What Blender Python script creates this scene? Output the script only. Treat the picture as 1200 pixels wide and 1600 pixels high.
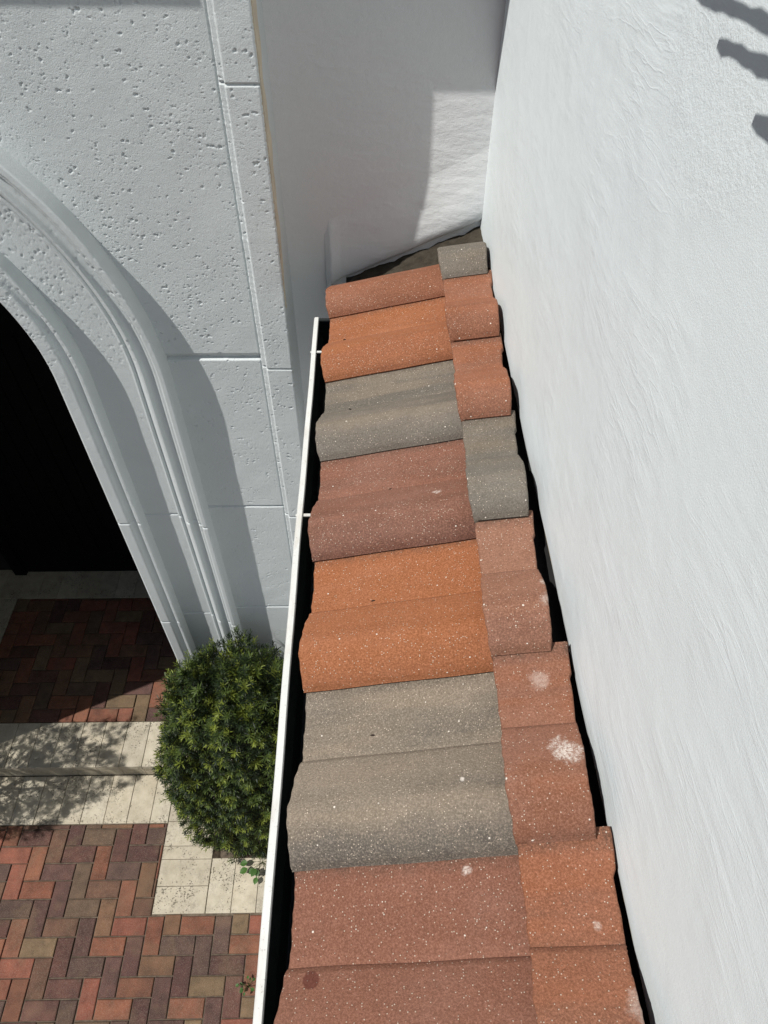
import bpy, math, random
import numpy as np
from mathutils import Vector, Matrix

for o in list(bpy.data.objects): bpy.data.objects.remove(o)
S = bpy.context.scene
COL = S.collection

# ------------------------------------------------------------------ camera
PITCH, YAW, ROLL = .8531, .0214, .0084
F = Vector((math.sin(YAW)*math.cos(PITCH), math.cos(YAW)*math.cos(PITCH), -math.sin(PITCH)))
RT = Vector((math.cos(YAW), -math.sin(YAW), 0)); UP = RT.cross(F)
R2 = math.cos(ROLL)*RT + math.sin(ROLL)*UP; U2 = -math.sin(ROLL)*RT + math.cos(ROLL)*UP
cd = bpy.data.cameras.new('camera'); cam = bpy.data.objects.new('camera', cd); COL.objects.link(cam)
cam.matrix_world = Matrix(((R2.x, U2.x, -F.x, 0), (R2.y, U2.y, -F.y, 0), (R2.z, U2.z, -F.z, 0), (0, 0, 0, 1)))
cd.sensor_fit = 'VERTICAL'; cd.sensor_height = 36; cd.lens = 1095.2/1600*36
cd.clip_start = .02; cd.clip_end = 500
S.camera = cam
S.render.resolution_x, S.render.resolution_y = 768, 1024

# ------------------------------------------------------------------ light
LD = Vector((1, .465, -1.66)).normalized()          # the way sunlight travels
sd = -LD
W = bpy.data.worlds.new('World'); S.world = W; W.use_nodes = True
wn = W.node_tree.nodes; wn.clear()
sky = wn.new('ShaderNodeTexSky'); sky.sky_type = 'NISHITA'; sky.sun_disc = False
sky.sun_elevation = math.asin(sd.z); sky.sun_rotation = math.atan2(sd.x, sd.y) % (2*math.pi)
sky.air_density = 1.0; sky.dust_density = 1.2
bg = wn.new('ShaderNodeBackground'); bg.inputs[1].default_value = .05
wo = wn.new('ShaderNodeOutputWorld')
W.node_tree.links.new(sky.outputs[0], bg.inputs[0]); W.node_tree.links.new(bg.outputs[0], wo.inputs[0])
sl = bpy.data.lights.new('sun', 'SUN'); sl.energy = 5.0; sl.angle = math.radians(.53); sl.color = (1, .97, .92)
so = bpy.data.objects.new('sun', sl); COL.objects.link(so)
so.rotation_euler = LD.to_track_quat('-Z', 'Y').to_euler()
S.view_settings.view_transform = 'Standard'; S.view_settings.look = 'None'
S.view_settings.exposure = 0.0; S.view_settings.gamma = 1
S.cycles.max_bounces = 8; S.cycles.diffuse_bounces = 5

# ------------------------------------------------------------------ helpers
def s2l(c):
    c = [x/255 for x in c]
    return tuple((x/12.92 if x <= .04045 else ((x+.055)/1.055)**2.4) for x in c)+(1,)

class MB:
    """collects vertices and faces in world coordinates"""
    def __init__(s): s.v = []; s.f = []; s.c = []
    def add(s, v, f, c=None):
        n = len(s.v); s.v += [tuple(p) for p in v]; s.f += [tuple(i+n for i in q) for q in f]
        if c is not None: s.c += [c]*len(v)
    def box(s, x0, x1, y0, y1, z0, z1, c=None):
        v = [(x, y, z) for x in (x0, x1) for y in (y0, y1) for z in (z0, z1)]
        s.add(v, [(0, 1, 3, 2), (4, 6, 7, 5), (0, 4, 5, 1), (2, 3, 7, 6), (0, 2, 6, 4), (1, 5, 7, 3)], c)
    def bbox(s, x0, x1, y0, y1, z0, z1, b, c=None):
        """box whose top edges are bevelled"""
        lv = [(0, z0), (0, z1-b), (b*.35, z1-b*.3), (b, z1)]
        v = []
        for i, z in lv:
            v += [(x0+i, y0+i, z), (x1-i, y0+i, z), (x1-i, y1-i, z), (x0+i, y1-i, z)]
        f = [(3, 2, 1, 0)]
        for k in range(3):
            for j in range(4):
                a = 4*k+j; b_ = 4*k+(j+1) % 4
                f.append((a, b_, b_+4, a+4))
        f.append((12, 13, 14, 15)); s.add(v, f, c)
    def tube(s, pts, r, n=8, c=None):
        pts = [Vector(p) for p in pts]; v = []; rr = r if isinstance(r, (list, tuple)) else [r]*len(pts)
        for i, p in enumerate(pts):
            d = (pts[min(i+1, len(pts)-1)]-pts[max(i-1, 0)]).normalized()
            a = d.orthogonal().normalized(); b = d.cross(a)
            for k in range(n):
                t = 2*math.pi*k/n; v.append(p+rr[i]*(math.cos(t)*a+math.sin(t)*b))
        f = [(i*n+k, i*n+(k+1) % n, (i+1)*n+(k+1) % n, (i+1)*n+k) for i in range(len(pts)-1) for k in range(n)]
        f += [tuple(range(n-1, -1, -1)), tuple((len(pts)-1)*n+k for k in range(n))]
        s.add(v, f, c)

def build(name, mb, m, parent=None, org=None, smooth=False, label=None, cat=None, group=None, kind=None):
    if parent is not None: org = parent.location
    if org is None: org = Vector((0, 0, 0))
    org = Vector(org)
    me = bpy.data.meshes.new(name)
    me.from_pydata([(x-org[0], y-org[1], z-org[2]) for x, y, z in mb.v], [], mb.f)
    if mb.c:
        a = me.color_attributes.new('tint', 'FLOAT_COLOR', 'POINT')
        a.data.foreach_set('color', np.array([tuple(c)+(1,) if len(c) == 3 else c for c in mb.c], dtype=np.float32).ravel())
    me.update()
    if smooth: me.polygons.foreach_set('use_smooth', [True]*len(me.polygons))
    me.materials.append(m)
    o = bpy.data.objects.new(name, me); COL.objects.link(o)
    if parent is not None: o.parent = parent
    else: o.location = org
    tag(o, label, cat, group, kind or ('thing' if label and cat else None))
    return o

def tag(o, label=None, cat=None, group=None, kind=None):
    if label: o['label'] = label
    if cat: o['category'] = cat
    if group: o['group'] = group
    if kind: o['kind'] = kind
    return o

def thing(name, loc, label, cat, group=None):
    o = bpy.data.objects.new(name, None); o.empty_display_size = .1; COL.objects.link(o); o.location = loc
    bpy.context.view_layer.update()
    return tag(o, label, cat, group, 'thing')

def grid_mesh(name, Vt, nu, nv, m, parent, mask=None, flip=False):
    """Vt: (nu*nv, 3) world positions, quads between neighbours, smooth"""
    i = np.arange(nu-1)[:, None]*nv+np.arange(nv-1)[None, :]
    q = np.stack([i, i+nv, i+nv+1, i+1], -1).reshape(-1, 4)
    if flip: q = q[:, ::-1]
    if mask is not None:
        ok = mask.ravel()[q].all(1); q = q[ok]
        used = np.zeros(len(Vt), bool); used[q.ravel()] = True
        idx = np.cumsum(used)-1; Vt = Vt[used]; q = idx[q]
    Vt = Vt-np.array(parent.location)
    me = bpy.data.meshes.new(name); me.vertices.add(len(Vt)); me.vertices.foreach_set('co', Vt.astype(np.float32).ravel())
    me.loops.add(q.size); me.loops.foreach_set('vertex_index', q.astype(np.int32).ravel())
    me.polygons.add(len(q)); me.polygons.foreach_set('loop_start', np.arange(0, q.size, 4, dtype=np.int32))
    me.update(calc_edges=True); me.polygons.foreach_set('use_smooth', np.ones(len(q), bool)); me.validate()
    me.materials.append(m); o = bpy.data.objects.new(name, me); COL.objects.link(o); o.parent = parent
    return o

def pit_field(nu, nv, res, per_m2, seed, smin=.0016, med=.0023, big=.0065, clus=1.0):
    """depth in metres of the small air holes of the cast stone"""
    rg = np.random.default_rng(seed); H = np.zeros((nu, nv))
    U, Vv = nu*res, nv*res; n = int(per_m2*U*Vv*2.2)
    ph = rg.uniform(0, 6.28, (8,)); fr = rg.uniform(6, 26, (8, 2))*rg.choice([-1, 1], (8, 2))
    for _ in range(n):
        u, v = rg.uniform(0, U), rg.uniform(0, Vv)
        c = np.sin(fr[:, 0]*u+fr[:, 1]*v+ph).sum()/4
        if rg.random() > .42+.42*c*clus: continue
        r0 = min(big, max(smin, med*np.exp(rg.normal(0, .42)))); dep = min(.0036, r0*rg.uniform(.55, 1.1))
        k = rg.integers(1, 4) if r0 > .0022 else 1
        for _ in range(k):
            a, b = r0*rg.uniform(.8, 1.6), r0*rg.uniform(.55, 1.0)
            th = rg.normal(0, .5); ct, st = np.cos(th), np.sin(th); R_ = max(a, b)
            i0, i1 = max(0, int((u-R_)/res)), min(nu, int((u+R_)/res)+2); j0, j1 = max(0, int((v-R_)/res)), min(nv, int((v+R_)/res)+2)
            if i1 > i0 and j1 > j0:
                uu = np.arange(i0, i1)[:, None]*res-u; vv = np.arange(j0, j1)[None, :]*res-v
                q = ((uu*ct+vv*st)/a)**2+((-uu*st+vv*ct)/b)**2
                d = dep*np.clip(1-q, 0, 1)**.45
                H[i0:i1, j0:j1] = np.maximum(H[i0:i1, j0:j1], d)
            u += rg.normal(0, r0*1.0); v += rg.normal(0, r0*.7)
    return H
def waves(u, v, seed, amp):
    rg = np.random.default_rng(seed); h = 0
    for _ in range(14):
        f = rg.uniform(8, 70); a = rg.uniform(0, 6.28); h = h+np.sin(f*(u*np.cos(a)+v*np.sin(a))+rg.uniform(0, 6.28))/f
    return h*amp*4

class NT:
    """small node-tree writer"""
    def __init__(s, name, rough=.7, spec=.3):
        s.m = bpy.data.materials.new(name); s.m.use_nodes = True; s.t = s.m.node_tree; s.n = s.t.nodes
        s.b = s.n['Principled BSDF']; s.b.inputs['Roughness'].default_value = rough
        s.b.inputs['Specular IOR Level'].default_value = spec
        s.tc = s.n.new('ShaderNodeTexCoord').outputs['Object']
    def put(s, sock, v):
        if isinstance(v, bpy.types.NodeSocket): s.t.links.new(v, sock)
        elif isinstance(v, (tuple, list)) and len(v) == 3 and sock.type == 'RGBA': sock.default_value = tuple(v)+(1,)
        else: sock.default_value = v
    def math(s, op, a, b=0.0, c=0.0, clamp=False):
        n = s.n.new('ShaderNodeMath'); n.operation = op; n.use_clamp = clamp
        s.put(n.inputs[0], a); s.put(n.inputs[1], b); s.put(n.inputs[2], c); return n.outputs[0]
    def vmath(s, op, a, b=(0, 0, 0)):
        n = s.n.new('ShaderNodeVectorMath'); n.operation = op; s.put(n.inputs[0], a)
        if op == 'SCALE': s.put(n.inputs['Scale'], b)
        else: s.put(n.inputs[1], b)
        return n.outputs['Value'] if op in ('LENGTH', 'DISTANCE') else n.outputs[0]
    def map(s, v, scale=(1, 1, 1), rot=(0, 0, 0), loc=(0, 0, 0)):
        n = s.n.new('ShaderNodeMapping'); s.put(n.inputs['Vector'], v); n.inputs['Scale'].default_value = scale
        n.inputs['Rotation'].default_value = rot; n.inputs['Location'].default_value = loc; return n.outputs[0]
    def noise(s, scale, detail=3, rough=.5, v=None, col=False, dist=0):
        n = s.n.new('ShaderNodeTexNoise'); s.put(n.inputs['Vector'], v if v is not None else s.tc)
        n.inputs['Scale'].default_value = scale; n.inputs['Detail'].default_value = detail; n.inputs['Roughness'].default_value = rough
        n.inputs['Distortion'].default_value = dist
        return n.outputs['Color' if col else 'Fac']
    def vor(s, scale, v=None, feature='F1'):
        n = s.n.new('ShaderNodeTexVoronoi'); n.feature = feature; s.put(n.inputs['Vector'], v if v is not None else s.tc)
        n.inputs['Scale'].default_value = scale
        return n.outputs['Distance'], (n.outputs['Color'] if feature == 'F1' else None)
    def rng(s, x, a, b, c=0.0, d=1.0, smooth=False):
        n = s.n.new('ShaderNodeMapRange'); n.interpolation_type = 'SMOOTHSTEP' if smooth else 'LINEAR'
        s.put(n.inputs[0], x); s.put(n.inputs[1], a); s.put(n.inputs[2], b); s.put(n.inputs[3], c); s.put(n.inputs[4], d); return n.outputs[0]
    def mix(s, f, a, b, mode='MIX'):
        n = s.n.new('ShaderNodeMix'); n.data_type = 'RGBA'; n.blend_type = mode
        s.put(n.inputs[0], f); s.put(n.inputs[6], a); s.put(n.inputs[7], b); return n.outputs[2]
    def sep(s, c, i):
        n = s.n.new('ShaderNodeSeparateXYZ'); s.put(n.inputs[0], c); return n.outputs[i]
    def attr(s, name):
        n = s.n.new('ShaderNodeAttribute'); n.attribute_name = name; return n.outputs['Color']
    def col(s, c): s.put(s.b.inputs['Base Color'], c)
    def bump(s, h, dist, strength=1.0, prev=None):
        n = s.n.new('ShaderNodeBump'); n.inputs['Distance'].default_value = dist; n.inputs['Strength'].default_value = strength
        s.put(n.inputs['Height'], h)
        if prev is not None: s.t.links.new(prev, n.inputs['Normal'])
        s.t.links.new(n.outputs[0], s.b.inputs['Normal']); return n.outputs[0]

def pits(t, scale, lo, rmin, rmax, v, thr_mask=None):
    """irregular pits, 1 inside a pit"""
    d, c = t.vor(scale, v)
    r = t.rng(t.sep(c, 0), lo, 1.0, rmin, rmax)
    if thr_mask is not None: r = t.math('MULTIPLY', r, thr_mask)
    q = t.math('DIVIDE', d, t.math('MAXIMUM', r, .0001))
    p = t.rng(q, 1.0, .55, 0, 1, True)
    on = t.math('GREATER_THAN', t.sep(c, 0), lo)
    return t.math('MULTIPLY', p, on)

# ------------------------------------------------------------------ materials
def m_cast_stone(name, dens=1.0, base=(.575, .615, .62)):
    t = NT(name, .62, .35)
    wob = t.vmath('ADD', t.tc, t.vmath('SCALE', t.vmath('SUBTRACT', t.noise(140, 2, .6, col=True), (.5, .5, .5)), .014))
    clus = t.rng(t.noise(5.5, 2, .5), .38, .60, .45, 1.2)
    a = pits(t, 85, .62/dens**.3, .18, .50, t.map(wob, (1, 1, 1.5)), clus)
    b = pits(t, 150, .62/dens**.3, .2, .50, t.map(wob, (1, 1, 1.3), loc=(3, 1, 7)), clus)
    c = pits(t, 44, .86, .08, .26, t.map(wob, (1, 1, 1.8), loc=(9, 4, 2)), clus)
    h = t.math('MULTIPLY', t.math('MAXIMUM', t.math('MAXIMUM', a, t.math('MULTIPLY', b, .55)), c), -1)
    fine = t.noise(330, 4, .65); wav = t.noise(24, 3, .55)
    h2 = t.math('ADD', h, t.math('MULTIPLY', fine, .16))
    n1 = t.bump(wav, .0035, .5)
    t.bump(h2, .0075, 1.0, n1)
    blot = t.noise(3.5, 3, .6)
    cc = t.mix(t.rng(blot, .35, .7), base, tuple(x*.94 for x in base))
    cc = t.mix(t.math('MULTIPLY', t.math('GREATER_THAN', t.math('MAXIMUM', t.math('MULTIPLY', a, .8), c), .9), .35), cc, (.22, .23, .22))  # largest pits darkened in the colour to stand in for their shade
    t.col(cc); return t.m

def m_stucco(name, streak=True, base=(.70, .745, .742), amp=1.0):
    t = NT(name, .5, .3)
    if streak:
        # shallow level trowel marks, only in patches
        v = t.map(t.vmath('ADD', t.tc, t.vmath('SCALE', t.noise(3, 2, .5, col=True), .07)), (1, .62, 4.2), (.06, 0, 0))
        st = t.math('ADD', t.noise(9, 3, .55, v), t.math('MULTIPLY', t.noise(3.2, 2, .5, v), .8))
        ridge = t.math('ABSOLUTE', t.math('SUBTRACT', t.noise(6, 3, .6, t.map(v, loc=(4, 2, 9))), .5))
        mask = t.rng(t.noise(4.5, 3, .55), .42, .66, .0, 1.0)
        h = t.math('MULTIPLY', t.math('ADD', st, t.math('MULTIPLY', t.rng(ridge, 0, .02, 1, 0), .12)), t.math('ADD', mask, .18))
        n0 = t.bump(h, .0050*amp, .30)
        rough = t.rng(t.vmath('DISTANCE', t.tc, (-.1, .74, 1.03)), .21, .13, 0, 1, True)
        lump = t.math('ADD', t.noise(38, 3, .55), t.math('MULTIPLY', t.math('MULTIPLY', t.noise(75, 5, .75), rough), 7.0))
        n1 = t.bump(lump, .0018*amp, .22, n0)
    else:
        h = t.noise(9, 4, .55, t.map(t.tc, (1.0, 1, 2.6), (0, .3, 0)))
        n0 = t.bump(h, .007*amp, .6)
        n1 = t.bump(t.noise(45, 4, .6), .003*amp, .5, n0)
    t.bump(t.noise(420, 3, .6), .0014, .30 if streak else .6, n1)
    blot = t.noise(1.7, 4, .6)
    cc = t.mix(t.rng(blot, .35, .68), base, tuple(x*y for x, y in zip(base, (.975, .97, .98))))
    t.col(cc); return t.m

def m_tile(name, c1, c2, seed, spots=(), dark=(), edge_dust=0.0, bandf=.5):
    """concrete roof tile: slurry colour in soft bands along the slope, pale sand grains"""
    t = NT(name, .82, .25)
    band = t.noise(7.5, 3, .55, t.map(t.tc, (.30, 2.2, .5), (0, 0, -.05), (seed*3.1, seed*1.7, 0)))
    cc = t.mix(t.rng(band, .36, .64, 0, 1, True), c1, c2)
    # darker slurry along the near flank, soft ragged edge
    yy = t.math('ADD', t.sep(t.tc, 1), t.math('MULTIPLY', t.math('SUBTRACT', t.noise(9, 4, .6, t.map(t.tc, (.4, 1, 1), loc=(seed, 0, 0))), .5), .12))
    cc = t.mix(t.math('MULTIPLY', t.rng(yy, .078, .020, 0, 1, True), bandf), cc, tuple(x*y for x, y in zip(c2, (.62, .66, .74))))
    # paler slurry tone on the far shoulder, put in to offset its shading
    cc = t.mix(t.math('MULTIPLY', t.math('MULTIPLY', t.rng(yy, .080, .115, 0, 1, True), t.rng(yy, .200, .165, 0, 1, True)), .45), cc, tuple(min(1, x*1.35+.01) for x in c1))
    # pale bloom in blotches
    cc = t.mix(t.rng(t.noise(5.5, 5, .68, t.map(t.tc, (.55, 1, 1), loc=(seed*2.3, 1, 0))), .44, .70, 0, .45), cc, tuple(min(1, x*1.15+.055) for x in c1))
    # grime held in the lap beside the next crown
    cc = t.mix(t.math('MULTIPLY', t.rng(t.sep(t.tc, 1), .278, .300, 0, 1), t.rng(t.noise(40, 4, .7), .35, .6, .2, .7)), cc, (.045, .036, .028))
    cc = t.mix(t.rng(t.noise(26, 4, .65), .3, .75, 0, .35), cc, tuple(x*.72 for x in c1))
    g = t.noise(330, 3, .8)
    cc = t.mix(t.rng(g, .48, .68, 0, .52), cc, tuple(min(1, x*1.8+.05) for x in c1))
    cc = t.mix(t.rng(g, .48, .32, 0, .45), cc, tuple(x*.40 for x in c1))
    # pale grains of two sizes
    d, c = t.vor(300); on = t.math('GREATER_THAN', t.sep(c, 0), .86)
    sp = t.math('MULTIPLY', t.rng(d, .34, .20, 0, 1), on)
    d2, c2_ = t.vor(120, t.map(t.tc, loc=(5, 3, 1))); on2 = t.math('GREATER_THAN', t.sep(c2_, 1), .955)
    sp2 = t.math('MULTIPLY', t.rng(d2, t.math('MULTIPLY', t.sep(c2_, 2), .30), t.math('MULTIPLY', t.sep(c2_, 2), .16), 0, 1), on2)
    cc = t.mix(t.math('MULTIPLY', sp, .75), cc, (.62, .52, .42))
    cc = t.mix(t.math('MULTIPLY', sp2, .9), cc, (.72, .66, .58))
    for (x, y, z, r, s_) in spots:        # dried mortar and chalk
        dd = t.vmath('DISTANCE', t.map(t.tc, (1, 1, 0)), (x, y, 0))
        dd = t.math('ADD', dd, t.math('MULTIPLY', t.math('SUBTRACT', t.noise(55, 5, .75), .5), r*2.2))
        f = t.math('MULTIPLY', t.rng(dd, r, r*.35, 0, 1, True), t.rng(t.noise(230, 3, .7), .40, .58, .15, s_))
        cc = t.mix(f, cc, (.70, .64, .58))
    for (x, y, z, r) in dark:
        dd = t.math('ADD', t.vmath('DISTANCE', t.map(t.tc, (1, 1, 0)), (x, y, 0)), t.math('MULTIPLY', t.noise(300, 3), .0016))
        cc = t.mix(t.rng(dd, r*1.08, r*.9, 0, .72), cc, (.09, .022, .016))
    if edge_dust:
        f = t.math('MULTIPLY', t.rng(t.sep(t.tc, 0), .285, .325, 0, 1), t.rng(t.noise(60, 4, .7), .40, .60, 0, edge_dust))
        cc = t.mix(f, cc, (.62, .55, .48))
    t.col(cc)
    n1 = t.bump(t.noise(360, 4, .75), .0016, .7)
    t.bump(t.math('ADD', sp, sp2), .0012, .6, n1)
    return t.m

def m_travertine(name):
    t = NT(name, .6, .3)
    tint = t.attr('tint')
    wob = t.vmath('ADD', t.tc, t.vmath('SCALE', t.noise(70, 2, .6, col=True), .02))
    cl = t.rng(t.noise(6, 3, .6), .36, .62, 0, 1.5)
    a = pits(t, 125, .60, .15, .5, wob, cl)
    b = pits(t, 55, .80, .08, .34, t.map(wob, (1, 1.7, 1)), cl)
    p = t.math('MAXIMUM', a, b)
    c = t.mix(t.rng(t.noise(16, 5, .65), .35, .68), (.46, .415, .325), (.36, .32, .24))
    c = t.mix(1.0, c, tint, 'MULTIPLY')
    grime = t.math('MULTIPLY', t.rng(t.noise(9, 6, .75), .47, .68, 0, 1), t.rng(t.noise(110, 4, .7), .38, .6))
    c = t.mix(t.math('MULTIPLY', grime, .55), c, (.16, .145, .115))
    c = t.mix(t.math('MULTIPLY', p, .8), c, (.13, .11, .08))
    t.col(c)
    n = t.bump(t.noise(130, 4, .6), .0012, .6)
    t.bump(t.math('MULTIPLY', p, -1), .004, 1, n)
    return t.m

def m_brick(name):
    t = NT(name, .85, .22)
    tint = t.attr('tint')
    c = t.mix(t.rng(t.noise(11, 5, .7), .34, .66), t.mix(1.0, tint, (1.12, 1.12, 1.08), 'MULTIPLY'), t.mix(1.0, tint, (.60, .62, .62), 'MULTIPLY'))
    c = t.mix(t.rng(t.noise(5.5, 3, .6, dist=.4), .52, .68, 0, .32), c, (.17, .110, .066))
    g = t.noise(300, 4, .8)
    c = t.mix(t.rng(g, .52, .68, 0, .5), c, (.36, .30, .24))
    c = t.mix(t.rng(g, .45, .27, 0, .6), c, (.03, .022, .02))
    t.col(c)
    n = t.bump(t.noise(35, 3, .6), .003, .5)
    t.bump(t.noise(240, 4, .7), .0022, .8, n)
    return t.m

def m_plain(name, c, rough=.6, n=.12, scale=20, spec=.3, metal=0.0, bump=.0008):
    t = NT(name, rough, spec)
    t.b.inputs['Metallic'].default_value = metal
    cc = t.mix(t.rng(t.noise(scale, 5, .65), .35, .7), c, tuple(x*(1-n) for x in c))
    t.col(cc); t.bump(t.noise(scale*8, 4, .6), bump, .6); return t.m

def m_soil():
    t = NT('planting_soil', .95, .1)
    t.col(t.mix(t.rng(t.noise(40, 5, .7), .3, .7), (.035, .026, .019), (.085, .062, .042)))
    t.bump(t.noise(60, 5, .7), .02, .8); return t.m

def m_leaf():
    t = NT('shrub_leaf', .5, .25)
    c = t.attr('tint')
    t.col(t.mix(t.rng(t.noise(60, 2), .3, .7, 0, .3), c, t.mix(1.0, c, (.55, .6, .5), 'MULTIPLY')))
    try:
        tr = t.n.new('ShaderNodeBsdfTranslucent'); t.put(tr.inputs[0], t.mix(1.0, c, (1.2, 1.3, .4), 'MULTIPLY'))
        ms = t.n.new('ShaderNodeMixShader'); ms.inputs[0].default_value = .16
        t.t.links.new(t.b.outputs[0], ms.inputs[1]); t.t.links.new(tr.outputs[0], ms.inputs[2])
        t.t.links.new(ms.outputs[0], t.n['Material Output'].inputs[0])
    except Exception: pass
    return t.m

def m_gutter():
    """white painted metal with rubbed and dusty patches"""
    t = NT('gutter_paint', .4, .45)
    c = t.mix(t.rng(t.noise(7, 4, .6, t.map(t.tc, (4, 1, 4))), .5, .68, 0, .6), (.62, .63, .61), (.46, .42, .36))
    c = t.mix(t.rng(t.noise(150, 4, .7), .60, .68, 0, .6), c, (.30, .28, .25))
    t.col(c); t.bump(t.noise(30, 3), .0012, .5); return t.m

def m_paint(name, base=(.575, .615, .62)):
    t = NT(name, .6, .3)
    n1 = t.bump(t.noise(55, 4, .6), .0022, .5)
    t.bump(t.noise(360, 4, .65), .0016, .8, n1)
    t.col(t.mix(t.rng(t.noise(3.5, 4, .6), .35, .7), base, tuple(x*.93 for x in base))); return t.m
PAINT = m_paint('painted_stone_real_pits')
STONE = m_cast_stone('painted_cast_stone')
STONE_D = m_cast_stone('painted_cast_stone_coarse', 1.35)
STONE_S = m_cast_stone('painted_cast_stone_smooth', .45)
WALLM = m_stucco('trowelled_stucco', True, (.69, .745, .755))
BACKM = m_stucco('smooth_stucco', False, (.645, .665, .67))
TRAV = m_travertine('travertine'); BRICK = m_brick('clay_paver')
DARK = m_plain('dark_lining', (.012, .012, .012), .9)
SOIL = m_soil(); LEAF = m_leaf(); GUT = m_gutter()
GUTIN = m_plain('dark_gutter_inside', (.030, .036, .036), .5, .5, 12)  # dirty inside; the trough's shade is put into this dark colour too
SEAL = m_plain('bare_sealant', (.62, .54, .42), .7, .25, 14)
MORTAR = m_plain('dark_mortar', (.055, .047, .036), .95, .5, 40, .1, 0, .006)
SAND = m_plain('joint_sand', (.15, .12, .09), .95, .6, 30, .1, 0, .004)
WOOD = m_plain('stem_bark', (.07, .05, .035), .9)
DOORM = m_plain('black_door_paint', (.004, .004, .004), .7, .12, 20, .1)
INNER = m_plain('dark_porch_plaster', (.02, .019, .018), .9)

# ------------------------------------------------------------------ levels
ZG, ZP = -4.85, -4.70           # lower and upper paving
YR = 1.843                      # riser
YF, YP, YB = 1.925, 1.895, 2.10  # panel face, pilaster face, back wall
XW = .337

# ------------------------------------------------------------------ ground
g = MB(); g.add([(-30, -30, ZG-.07), (30, -30, ZG-.07), (30, 30, ZG-.07), (-30, 30, ZG-.07)], [(0, 1, 2, 3)])
build('ground', g, SOIL, kind='structure')

random.seed(5)
PAL = [s2l(c) for c in ((150, 92, 68), (156, 98, 72), (142, 90, 68), (110, 72, 64), (98, 64, 60), (116, 92, 74), (138, 100, 74), (136, 110, 82), (104, 78, 70), (150, 86, 68), (158, 92, 72), (124, 88, 70), (148, 88, 66), (104, 72, 66))]
def clip_brick(mb, x0, x1, y0, y1, z, inside, rects):
    """keep the part of a brick inside one of the allowed rectangles"""
    if inside and (x1 <= -1.375): rects = [(-4.6, -1.38, -.9, 1.518)]
    elif inside and y1 <= .99: rects = [(-4.6, .5, -.9, .985)]
    for (a, b, c, d) in rects:
        X0, X1, Y0, Y1 = max(x0, a), min(x1, b), max(y0, c), min(y1, d)
        if X1-X0 > .012 and Y1-Y0 > .012:
            col = random.choice(PAL); k = random.uniform(.85, 1.12)
            dz = random.uniform(-.0015, .0015)
            gx = .0028
            j = [random.uniform(-.0012, .0012) for _ in range(4)]
            mb.bbox(X0+gx+j[0], X1-gx+j[1], Y0+gx+j[2], Y1-gx+j[3], z-.05, z+dz, random.uniform(.004, .008), tuple((q*.92+.08*sum(col[:3])/3)*k*.64 for q in col[:3]))
def herring(mb, u, ox, oy, z, rects, bx):
    x0, x1, y0, y1 = bx
    for r in range(int((y0-oy)/u)-2, int((y1-oy)/u)+3):
        for c in range(int((x0-ox)/u)-3, int((x1-ox)/u)+3):
            m = (c-r) % 4          # r counts away from the viewer; H bricks step with each row
            if m == 0: clip_brick(mb, ox+c*u, ox+(c+2)*u, oy+r*u, oy+(r+1)*u, z, z == ZG, rects)
            if m == 2: clip_brick(mb, ox+c*u, ox+(c+1)*u, oy+(r-1)*u, oy+(r+1)*u, z, z == ZG, rects)
b = MB()
herring(b, .103, -2.325, 1.387, ZG, [(-4.6, -1.38, -.9, 1.518), (-1.38, .5, -.9, .985)], (-4.6, .5, -.9, 1.52))
build('brick_paving', b, BRICK, kind='structure')
b = MB()
herring(b, .103, -2.86, 2.163, ZP, [(-2.86, .0, 2.163, 3.21)], (-2.86, 0, 2.16, 3.21))
build('porch_brick_paving', b, BRICK, kind='structure')
g = MB(); g.box(-4.6, .5, -1, YR-.001, ZG-.06, ZG-.010); build('lower_paving_bed', g, SAND, kind='structure')
g = MB(); g.box(-4.2, .4, YR+.02, 3.6, ZG-.06, ZP-.012); build('porch_floor_bed', g, SAND, kind='structure')
# travertine slabs
def slab(mb, x0, x1, y0, y1, z, th=.03):
    k = random.uniform(.9, 1.06); w = random.uniform(-.02, .03); g_ = .0012
    mb.bbox(x0+g_, x1-g_, y0+g_, y1-g_, z-th, z+random.uniform(-.001, .001), .003, (k, k*(1-w*.5), k*(1-w)))
tr = MB()
x = -4.6+.03
while x < -1.39: slab(tr, x, min(x+.1535, -1.38), 1.52, YR-.003, ZG); x += .1535
ys = [.985, 1.14, 1.296, 1.376, 1.53, 1.686, YR-.003]
for i in range(len(ys)-1): slab(tr, -1.378, -1.055, ys[i], ys[i+1], ZG)
x = -1.053
while x < .4: slab(tr, x, x+.1535, .985, 1.30, ZG); x += .1535
build('travertine_paving', tr, TRAV, kind='structure')
tr = MB()
x = -4.5
while x < -1.0: slab(tr, x, x+.1535, YR-.004, 2.160, ZP, .045); x += .1535
x = -4.55
while x < .1: slab(tr, x, x+.155, 3.213, 3.50, ZP); x += .1535
for i in range(7): slab(tr, -3.17, -2.863, 2.163+i*.15, 2.163+(i+1)*.15, ZP)
build('porch_travertine_paving', tr, TRAV, kind='structure')
tr = MB(); x = -4.5
while x < -1.0:            # riser facing
    k = random.uniform(.85, 1.0)
    v0 = .0015
    tr.box(x+v0, x+.1535-v0, YR+.003, YR+.022, ZG-.01, ZP-.046, (k, k*.98, k*.95)); x += .1535
build('travertine_riser', tr, TRAV, kind='structure')

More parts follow.
